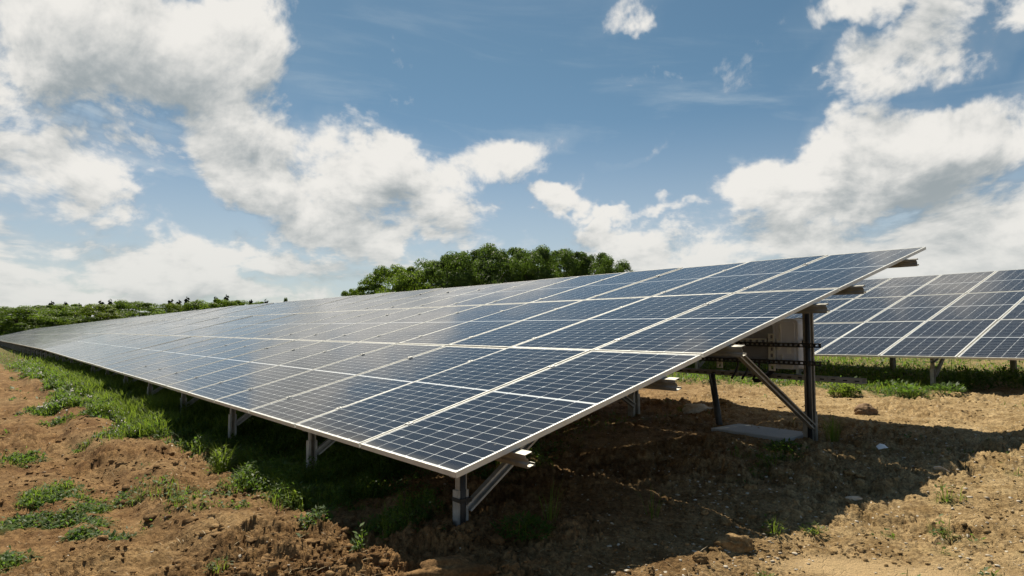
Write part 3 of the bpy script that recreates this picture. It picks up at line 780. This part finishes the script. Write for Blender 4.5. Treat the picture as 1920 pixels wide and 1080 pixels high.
def polar_points(n, rmin, rmax, amin=-44, amax=44, bias=1.0):
    """points spread about evenly over what the eye sees: density falls with distance"""
    a = np.radians(rng.uniform(amin, amax, n)); t = rng.random(n) ** bias
    r = 1 / (1 / rmin + (1 / rmax - 1 / rmin) * t); return r * np.sin(a), r * np.cos(a)
def scatter(n, rmin, rmax, thr=.0, p=1.0):
    x, y = polar_points(n, rmin, rmax); g = green_mask(x, y)
    k = rng.random(n) < np.clip((g - thr) / (1 - thr), 0, 1) ** p
    return x[k], y[k], g[k]
def ground_cover():
    x1, y1, g1 = scatter(420000, 2.6, 45, .12, 1.0)
    # the strip along the front edge of the row, thick with clover
    s2, n2 = rng.uniform(1.2, 26, 260000) ** 1.0, rng.uniform(-1.6, 1.3, 260000); s2 = 1.2 + (s2 - 1.2) * rng.random(260000) ** .7
    x2, y2 = xy(s2, n2); g2 = green_mask(x2, y2); k2 = rng.random(len(x2)) < g2 ** 1.3 * .8; x2, y2, g2 = x2[k2], y2[k2], g2[k2]
    x, y, g = np.concatenate([x1, x2]), np.concatenate([y1, y2]), np.concatenate([g1, g2])
    z = terrain(x, y); r = np.hypot(x, y); n = len(x); s_, n_ = sn(x, y)
    k = rng.random(n) < .62
    cl = fbm(x, y, 2.5, 3, 300); strip_ = sstep(s_, 1.5, 3) * sstep(n_, -1.2, -.2) * sstep(5 - n_, 0, 1); tall = (.50 + 1.1 * sstep(cl, .45, .75)) * (1 + strip_ * .35) * (1 - .62 * sstep(-n_, .75, 1.1))
    sc = np.clip(r / 6, .8, 3.0)
    H = np.minimum(rng.gamma(4, .018, n) * tall * (.5 + .6 * g) * np.clip(r / 7, 1, 1.5) * (1 + .6 * sstep(s_, 4, 7) * sstep(n_, -.6, -.2)), .17 + .16 * sstep(s_, 4, 7) * sstep(n_, -.6, -.2)); Wd = rng.uniform(.003, .007, n) * sc
    sh = np.clip(rng.normal(.45, .22, n) + (cl - .5) * .8, 0, 1)
    P = np.stack([x, y, z - .01], -1)
    parts = [blades(P[k], H[k], Wd[k], rng.uniform(.15, .9, k.sum()), rng.uniform(0, 6.28, k.sum()), sh[k])]
    o = plant_obj('grass', parts, M_GRASS); tag(o, kind='stuff')
    q = ~k; Pw = P[q].copy(); Pw[:, 2] += rng.uniform(.0, 1, q.sum()) ** 1.3 * .10 * tall[q] * (.4 + .6 * g[q])
    parts = []
    for j in range(2):
        parts.append(leaves(Pw + rng.normal(0, .012, Pw.shape), rng.uniform(.022, .060, q.sum()) * np.clip(r[q] / 8, .8, 2), rng.uniform(.012, .028, q.sum()) * np.clip(r[q] / 8, .8, 2), rng.uniform(-.3, .9, q.sum()), rng.uniform(0, 6.28, q.sum()), sh[q]))
    o = plant_obj('weeds', parts, M_WEED); tag(o, kind='stuff')
    # taller stems at the edge of the row
    # clover heads
    s_, n_ = sn(x, y)
    fl = (n_ < -.25) & (n_ > -1.1) & (s_ > 1.5) & (g > .5) & (fbm(x, y, 1.6, 3, 410) > .50) & (rng.random(n) < .03)
    V, T, S = [], [], []; off = 0
    oct_v = np.array([(1, 0, 0), (-1, 0, 0), (0, 1, 0), (0, -1, 0), (0, 0, 1), (0, 0, -1)], float); oct_f = np.array([(0, 2, 4), (2, 1, 4), (1, 3, 4), (3, 0, 4), (2, 0, 5), (1, 2, 5), (3, 1, 5), (0, 3, 5)])
    for i in np.where(fl)[0]:
        V.append(oct_v * rng.uniform(.006, .011) * np.clip(r[i] / 6, 1, 2.2) + P[i] + (0, 0, .05 + rng.uniform(.02, .09))); T.append(oct_f + off); S.append(np.full(6, rng.random())); off += 6
    if V:
        me = np_mesh('clover_flowers', np.vstack(V), None, np.vstack(T)); set_attr(me, 'shade', np.concatenate(S)); me.materials.append(M_PETAL)
        o = bpy.data.objects.new('clover_flowers', me); link(o); tag(o, kind='stuff')
ground_cover()

def straw():
    x, y = polar_points(5200, 2.6, 20); k = rng.random(len(x)) < (.25 + .75 * sstep(fbm(x, y, 1.5, 3, 610), .45, .6)); x, y = x[k], y[k]; n = len(x); L = rng.uniform(.02, .09, n); a = rng.uniform(0, 6.28, n)
    P = np.stack([x, y, terrain(x, y) + .006], -1); parts = [leaves(P, L, rng.uniform(.0018, .004, n), rng.uniform(-.05, .35, n), a, rng.random(n))]
    o = plant_obj('dry_straw', parts, M_STRAW); tag(o, kind='stuff')
M_STRAW = leaf_mat('dry_straw', (.22, .15, .07), (.50, .40, .22), (.3, .24, .12), .2)
straw()
def ico(sub):
    bm = bmesh.new(); bmesh.ops.create_icosphere(bm, subdivisions=sub, radius=1); v = np.array([p.co[:] for p in bm.verts]); f = np.array([[q.index for q in p.verts] for p in bm.faces]); bm.free(); return v, f
IV0, IF0 = ico(1); IV1, IF1 = ico(2); IV2, IF2 = ico(2); IV4, IF4 = ico(4)
def lump(iv, size, flat, seed, rough=.35):
    d = iv * rough * (.5 + np.stack([fbm(iv[:, 0] * 1.3 + seed, iv[:, 1] * 1.3 + iv[:, 2] * 1.7, 1.0, 3, seed + 3)] * 3, -1) * 1.6)
    v = iv * .72 + d; return v * size * np.array([rng.uniform(.8, 1.25), rng.uniform(.7, 1.1), flat])
def rotz(v, a): c, s = math.cos(a), math.sin(a); return v @ np.array([[c, s, 0], [-s, c, 0], [0, 0, 1]])
def lumps(name, n, rmin, rmax, smin, smax, m, dens, flat=.65, iv=IV1, if_=IF1, sink=.25, rough=.5, smooth=False):
    x, y = polar_points(n, rmin, rmax, bias=.9); k = rng.random(n) < dens(x, y); x, y = x[k], y[k]; z = terrain(x, y); V, T, S = [], [], []; off = 0
    base = [iv * rng.uniform(1 - .42 * rough, 1 + .18 * rough, (len(iv), 1)) * rng.uniform(.7, 1.2, 3) for i in range(40)]
    for i in range(len(x)):
        sz = smin + (smax - smin) * rng.random() ** 3.2; v = rotz(base[rng.integers(40)] * np.array([1, rng.uniform(.65, 1), flat * rng.uniform(.6, 1.2)]), rng.random() * 6.28) * sz
        V.append(v + (x[i], y[i], z[i] + sz * flat * (.5 - sink))); T.append(if_ + off); S.append(np.full(len(v), rng.random())); off += len(v)
    me = np_mesh(name, np.vstack(V), None, np.vstack(T), smooth); set_attr(me, 'shade', np.concatenate(S)); me.materials.append(m); o = bpy.data.objects.new(name, me); link(o); tag(o, kind='stuff')
def dens_clod(x, y): return (1 - smooth_mask(x, y)) * (1 - .85 * green_mask(x, y)) * (.25 + .75 * sstep(fbm(x, y, 1.2, 3, 510), .40, .62))
def dens_stone(x, y):
    s, n = sn(x, y); return (1 - .8 * smooth_mask(x, y)) * (1 - .8 * green_mask(x, y)) * (.10 + .9 * sstep(x, -.4, 1.8)) * (.4 + .6 * sstep(fbm(x, y, 1.4, 3, 540), .4, .6))
lumps('soil_crumbs', 42000, 2.6, 24, .003, .024, M_CLOD, dens_clod, .6, IV0, IF0, .35, 1.15)
lumps('gravel', 15000, 2.6, 20, .003, .019, M_STONE, dens_stone, .4, IV0, IF0, .25, 1.0)
lumps('soil_clods', 5200, 2.7, 18, .012, .052, M_CLOD, lambda x, y: dens_clod(x, y) * (.25 + .6 * sstep(-x, -1, 1.2) + 1.2 * np.exp(-((sn(x, y)[1] + .60) / .25) ** 2)), .6, IV1, IF1, .45, 1.15)
def single_lump(name, m, s=None, n=None, at=None, size=.1, flat=.7, seed=1, label='', cat='', sink=.2, stretch=(1, 1, 1), rot=0., rough=.5):
    x, y = at if at else xy(s, n)
    v = lump(IV4, 1, 1, seed, rough)
    v = v + IV4 * (-.16 * (1 - sstep(np.abs(fbm(IV4[:, 0] + seed, IV4[:, 1] + 1.3 * IV4[:, 2], 1.7, 3, seed + 70) - .5) * 2, 0, .10)))[:, None]
    v = v + IV4 * (.34 * (fbm(IV4[:, 0] * 2 + seed, IV4[:, 1] * 2 + IV4[:, 2] * 3.1, 2.2, 4, seed + 40, .6) - .5))[:, None]
    v = rotz(v * np.array(stretch) * np.array([1, 1, flat]), rot) * size
    me = np_mesh(name, v, None, IF4, False); set_attr(me, 'shade', np.full(len(v), .5)); me.materials.append(m); o = bpy.data.objects.new(name, me); link(o)
    o.location = (x, y, tz(x, y) + size * flat * (.5 - sink)); tag(o, label, cat); return o
single_lump('soil_clod', M_CLOD, at=(-.30, 3.22), size=.082, flat=.55, seed=4, rough=.75, label='big cracked pale clod of soil in the sun in front of the first post', cat='clod', stretch=(1.25, .8, 1))
single_lump('soil_clod', M_CLOD, at=(1.22, 3.72), size=.05, flat=.8, seed=9, label='square clod of earth lying just inside the shadow edge at bottom right', cat='clod', stretch=(1.2, .8, 1))
single_lump('soil_clod', M_CLOD, at=(.98, 3.55), size=.03, flat=.8, seed=14, label='small dark clod beside the square clod, half in the shadow', cat='clod')
single_lump('rock', M_ROCK, at=(3.88, 7.37), size=.085, flat=.75, seed=21, label='round dark brown rock in the sunlit strip between the two rows', cat='rock', stretch=(1.1, .9, 1))
single_lump('stone', M_STONE, at=(2.20, 7.95), size=.13, flat=.5, seed=25, label='flat grey stone lying behind the leaning black pole', cat='stone', stretch=(1.2, .8, 1))
single_lump('soil_clod', M_CLOD, at=(6.05, 7.7), size=.075, flat=.7, seed=33, label='dark clod at the right edge, in front of the back row shadow', cat='clod')
single_lump('stone', M_STONE, at=(2.25, 4.45), size=.026, flat=.5, seed=41, label='white stone lying in the sunlit soil just outside the big shadow', cat='stone', stretch=(1.3, .8, 1))
single_lump('stone', M_STONE, at=(.92, 3.30), size=.022, flat=.5, seed=43, label='white flat stone on the sunlit soil at the bottom of the picture', cat='stone', stretch=(1.3, .8, 1))
def scrap(x, y, a, sz, label):
    mb = MB(); z = tz(x, y)
    M = Matrix.Translation((x, y, z + .03)) @ Matrix.Rotation(a, 4, 'Z') @ Matrix.Rotation(.35, 4, 'X')
    vs = [M @ Vector(p) for p in ((-sz, -.3 * sz, 0), (0, -.42 * sz, .012), (sz, -.2 * sz, 0), (.9 * sz, .4 * sz, .01), (0, .45 * sz, .022), (-.8 * sz, .3 * sz, .006))]
    vs += [p - Vector((0, 0, .004)) for p in vs]
    mb.add(vs, [(0, 1, 4, 5), (1, 2, 3, 4), (11, 10, 7, 6), (10, 9, 8, 7), (0, 6, 7, 1), (1, 7, 8, 2), (2, 8, 9, 3), (3, 9, 10, 4), (4, 10, 11, 5), (5, 11, 6, 0)])
    o = mb.build('scrap', M_PAPER); tag(o, label, 'litter')
scrap(3.05, 5.55, .4, .06, 'white folded scrap lying on the shaded soil right of the rear post')
scrap(3.15, 4.95, 2.2, .05, 'thin white sliver of litter in the shadow near its right edge')

def weed_clump(s=None, n=None, at=None, rad=.12, h=.14, nl=260, nb=40, leaf=.05, label='', m=M_WEED, name='weed', cat='weed'):
    x, y = at if at else xy(s, n); z = tz(x, y); root = empty(name, (x, y, z), label=label, cat=cat)
    a = rng.uniform(0, 6.28, nl); rr = rad * np.sqrt(rng.random(nl)); hh = h * (1 - (rr / rad) ** 2 * .7) * rng.random(nl) ** .7
    P = np.stack([rr * np.cos(a), rr * np.sin(a), hh], -1)
    if nl > 12: plant_obj('leaf_mass', [leaves(P, rng.uniform(.5, 1.2, nl) * leaf, rng.uniform(.25, .5, nl) * leaf, rng.uniform(-.4, .8, nl), a + rng.normal(0, .8, nl), np.clip(rng.normal(.5, .25, nl), 0, 1))], m, root)
    ab = rng.uniform(0, 6.28, nb); rb = rad * .7 * np.sqrt(rng.random(nb)); Pb = np.stack([rb * np.cos(ab), rb * np.sin(ab), np.full(nb, -.01)], -1)
    plant_obj('stems', [blades(Pb, rng.uniform(.6, 1.5, nb) * h, rng.uniform(.003, .006, nb), rng.uniform(.1, .7, nb), ab, np.clip(rng.normal(.5, .25, nb), 0, 1))], M_GRASS, root)
    return root
weed_clump(at=(.06, 3.70), rad=.15, h=.09, nl=520, nb=34, leaf=.045, label='low dark green weed growing in the shade in front of the first post')
weed_clump(at=(2.42, 5.95), rad=.17, h=.07, nl=420, nb=20, leaf=.05, label='flat dark weed in front of the grey slab')
weed_clump(at=(2.93, 6.15), rad=.08, h=.22, nl=0, nb=60, leaf=.05, label='tall thin grass tuft right of the first rear post')
weed_clump(at=(4.55, 9.15), rad=.20, h=.20, nl=520, nb=170, leaf=.075, label='spiky pale green tuft by the sunlit strip, left of the back row front post', m=M_GRASS)
weed_clump(at=(5.35, 9.05), rad=.20, h=.15, nl=300, nb=50, leaf=.075, label='leafy green weed in front of the back row front post')
weed_clump(at=(5.9, 9.1), rad=.22, h=.13, nl=300, nb=40, leaf=.075, label='low leafy weed just right of the back row front post')
weed_clump(at=(6.75, 9.9), rad=.30, h=.32, nl=700, nb=60, leaf=.09, label='dark bushy weed under the back row at right')
weed_clump(at=(7.7, 10.3), rad=.28, h=.34, nl=460, nb=60, leaf=.09, label='dark bushy weed under the back row by the right edge')
weed_clump(s=1.75, n=-.05, rad=.13, h=.12, nl=380, nb=90, leaf=.04, label='sunlit leafy weed at the near end of the green strip by the second post', m=M_GRASS)
weed_clump(s=3.25, n=-.18, rad=.10, h=.20, nl=300, nb=90, leaf=.045, label='tall sunlit weed between the second and third front posts', m=M_GRASS)
weed_clump(at=(.22, 2.95 + .95), rad=.05, h=.20, nl=10, nb=16, leaf=.03, label='few thin grass stalks behind the low weed by the first post', name='grass_tuft', cat='grass tuft')
weed_clump(at=(.85, 4.1), rad=.05, h=.16, nl=8, nb=14, leaf=.03, label='few thin grass stalks alone in the middle of the shaded soil')
weed_clump(at=(1.52, 3.95), rad=.06, h=.08, nl=60, nb=24, leaf=.035, label='small green sprout on the sunlit side of the shadow edge', m=M_GRASS)
weed_clump(at=(1.78, 4.0), rad=.07, h=.05, nl=80, nb=14, leaf=.03, label='tiny flat sprout in the pale soil right of the small green sprout', m=M_GRASS)
weed_clump(at=(1.25, 3.35), rad=.05, h=.07, nl=70, nb=20, leaf=.03, label='tiny tuft in the sun near the bottom edge', m=M_GRASS)
weed_clump(at=(-1.55, 3.60), rad=.07, h=.05, nl=70, nb=18, leaf=.03, label='small green tuft on the sunlit clods at bottom left of the first post', m=M_GRASS)

# ------------------------------------------------------------------ trees
def crown_mesh(name, m, w, h, lobes, per, leafs, seed, low=.15, top_round=1.0):
    r = np.random.default_rng(seed); P, Nn, S = [], [], []
    for i in range(lobes):
        a = r.uniform(0, 6.28); t = r.random()
        zc = low + (1 - low) * t; prof = math.sin(math.pi * (.20 + .76 * t)) ** .75 * top_round
        rr = (.60 + .40 * r.random()) * prof * .5
        rr *= r.uniform(.85, 1.15); c = np.array([math.cos(a) * rr * w, math.sin(a) * rr * w, zc * h * r.uniform(.86, .97)]); rad = r.uniform(.07, .20) * w * (1.15 - .40 * t)
        k = int(per * r.uniform(.7, 1.3)); d = r.normal(0, 1, (k, 3)); d /= np.linalg.norm(d, axis=1)[:, None]; d[:, 2] = np.where(d[:, 2] < -.35, -d[:, 2] * .6, d[:, 2])
        q = c + d * rad * (.62 + .42 * r.random((k, 1)) ** .6) * np.array([1, 1, .78])
        P.append(q); Nn.append(d); S.append(np.clip(.45 + r.normal(0, .20) + r.normal(0, .17, k), 0, 1))
    P, Nn, S = np.vstack(P), np.vstack(Nn), np.concatenate(S); n = len(P)
    nn = Nn + r.normal(0, .38, (n, 3)); nn /= np.linalg.norm(nn, axis=1)[:, None]
    t1 = np.cross(nn, r.normal(0, 1, (n, 3))); t1 /= np.linalg.norm(t1, axis=1)[:, None]; t2 = np.cross(nn, t1)
    L = leafs * r.uniform(.6, 1.35, (n, 1)); 
    V = np.stack([P - t1 * L, P + t2 * L * .55 + nn * L * .12, P + t1 * L, P - t2 * L * .55 - nn * L * .05], 1).reshape(-1, 3); o = np.arange(n) * 4
    me = np_mesh(name, V, np.stack([o, o + 1, o + 2, o + 3], -1)); set_attr(me, 'shade', np.repeat(S, 4)); me.materials.append(m); return me
def trunk_mesh(h, w, seed):
    r = random.Random(seed); mb = MB(); mb.tube([(0, 0, -.5), (0, 0, .2 * h), (.02 * h, .01 * h, .45 * h), (.0, .03 * h, .78 * h)], [.034 * h, .026 * h, .019 * h, .006 * h], 8)
    for k in range(7):
        a = r.uniform(0, 6.28); z = r.uniform(.18, .55) * h; l = r.uniform(.22, .38) * w
        mb.tube([(0, 0, z), (math.cos(a) * l * .5, math.sin(a) * l * .5, z + l * .35), (math.cos(a) * l, math.sin(a) * l, z + l * .75)], [.013 * h, .009 * h, .003 * h], 6)
    o = mb.build('trunk', M_BARK); me = o.data; bpy.data.objects.remove(o); return me
def conifer_mesh(h, w, seed):
    r = np.random.default_rng(seed); P, D = [], []
    z = .10 * h
    while z < .98 * h:
        t = (z / h); rad = w * .5 * (1 - t) ** .55 + .02
        nb = max(4, int(9 * (1 - t)) + 4)
        for k in range(nb):
            a = r.uniform(0, 6.28); l = rad * r.uniform(.8, 1.1)
            for q in np.linspace(.25, 1, 6): P.append((math.cos(a) * l * q, math.sin(a) * l * q, z - .25 * l * q + r.normal(0, .05))); D.append((math.cos(a), math.sin(a), -.25))
        z += .042 * h
    P, D = np.array(P), np.array(D); n = len(P); sd_ = np.cross(D, r.normal(0, 1, (n, 3))); sd_ /= np.linalg.norm(sd_, axis=1)[:, None]
    L = .045 * h * r.uniform(.6, 1.3, (n, 1)); V = np.stack([P - D * L, P + sd_ * L * .6, P + D * L * 1.2, P - sd_ * L * .6], 1).reshape(-1, 3); o = np.arange(n) * 4
    me = np_mesh('crown', V, np.stack([o, o + 1, o + 2, o + 3], -1)); set_attr(me, 'shade', np.repeat(np.clip(r.normal(.45, .25, n), 0, 1), 4)); me.materials.append(M_CONIFER); return me
OAK = [(crown_mesh('crown', M_TREE_DARK, 1, 1, 80, 520, .0108, 50 + i, .10), trunk_mesh(1, 1, i)) for i in range(4)]
HEDGE = [(crown_mesh('crown', M_TREE_LIGHT, 1, 1, 76, 460, .0125, 70 + i, .02), trunk_mesh(1, 1, 9 + i)) for i in range(3)]
YEL = [(crown_mesh('crown', M_TREE_YELLOW, 1, 1, 70, 460, .0125, 90, .02), trunk_mesh(1, 1, 19))]
CON = [(conifer_mesh(1, .42, 5 + i), trunk_mesh(1, .3, 30 + i)) for i in range(2)]
def tree(kind, px, D, top_y, width, label, group, name='tree'):
    """stand a tree in the direction of photo column px at distance D, tall enough to reach photo row top_y"""
    d = pdir(px, top_y); x, y = d.x / d.y * D, D; zt = CAMZ + d.z / d.y * D
    zb = float(base_z(np.array([x]), np.array([y]))[0]) - .2
    h = zt - zb; cm, tm = kind[rng.integers(len(kind))]
    root = empty(name, (x, y, zb), (0, 0, rng.uniform(0, 6.28)), label=label, cat='tree', group=group)
    c_ = add_child('crown', cm, root); t_ = add_child('trunk', tm, root)
    w = width / F_PX * D
    for o in (c_, t_): o.scale = (w, w, h)
    return root
ORD = ['first', 'second', 'third', 'fourth', 'fifth', 'sixth', 'seventh', 'eighth', 'ninth', 'tenth', 'eleventh', 'twelfth', 'thirteenth', 'fourteenth', 'fifteenth', 'sixteenth', 'seventeenth', 'eighteenth']
clump = [(655, 80, 540, 60, 2), (690, 82, 524, 85, 2), (735, 84, 502, 110, 1), (775, 78, 498, 110, 1), (812, 86, 486, 115, 0), (842, 78, 474, 120, 0), (882, 84, 468, 120, 0), (925, 80, 463, 125, 0), (965, 86, 462, 120, 0),
         (1008, 80, 467, 115, 0), (1045, 85, 466, 110, 0), (1082, 80, 470, 105, 0), (1118, 84, 474, 95, 0), (1150, 80, 480, 84, 0)]
for i, (px, D, ty, w, k) in enumerate(clump):
    lb = ('%s tree from the left in the round wood, ' % ORD[i]) + ('low and light green' if k else 'tall and dark green')
    tree(HEDGE if k else OAK, px, D, ty - 2, w * 1.10, lb, 'trees of the round wood behind the front row')
hedge = [(-75, 118, 590, 100, 0), (-20, 120, 585, 90, 0), (35, 116, 576, 95, 0), (85, 122, 572, 100, 0), (140, 118, 569, 95, 0), (190, 114, 572, 85, 1), (238, 122, 566, 80, 0), (275, 118, 568, 80, 0), (318, 124, 571, 60, 1), (368, 126, 566, 70, 0), (418, 124, 559, 75, 0), (450, 128, 563, 60, 0), (485, 130, 564, 45, 0)]
for i, (px, D, ty, w, k) in enumerate(hedge):
    lb = ('%s tree from the left in the low far tree line, ' % ORD[i]) + ('yellow green and rounded' if k else 'broad and mid green')
    tree(YEL if k else HEDGE, px, D, ty - 1, w * 1.4, lb, 'broadleaf trees of the far tree line')
con = [(5, 580), (28, 581), (96, 568), (122, 567), (150, 570), (166, 571), (190, 566), (206, 564), (320, 563), (335, 566), (350, 560), (372, 564), (405, 558), (424, 556), (470, 563), (500, 564)]
for i, (px, ty) in enumerate(con):
    tree(CON, px, 150 + 6 * (i % 3), ty - 2, 46, '%s dark conifer top from the left, poking above the far tree line' % ORD[i], 'dark conifers behind the far tree line', name='conifer_tree')
tree(OAK, 537, 150, 557, 17, 'small dark treetop standing alone between the far tree line and the round wood', 'lone trees')
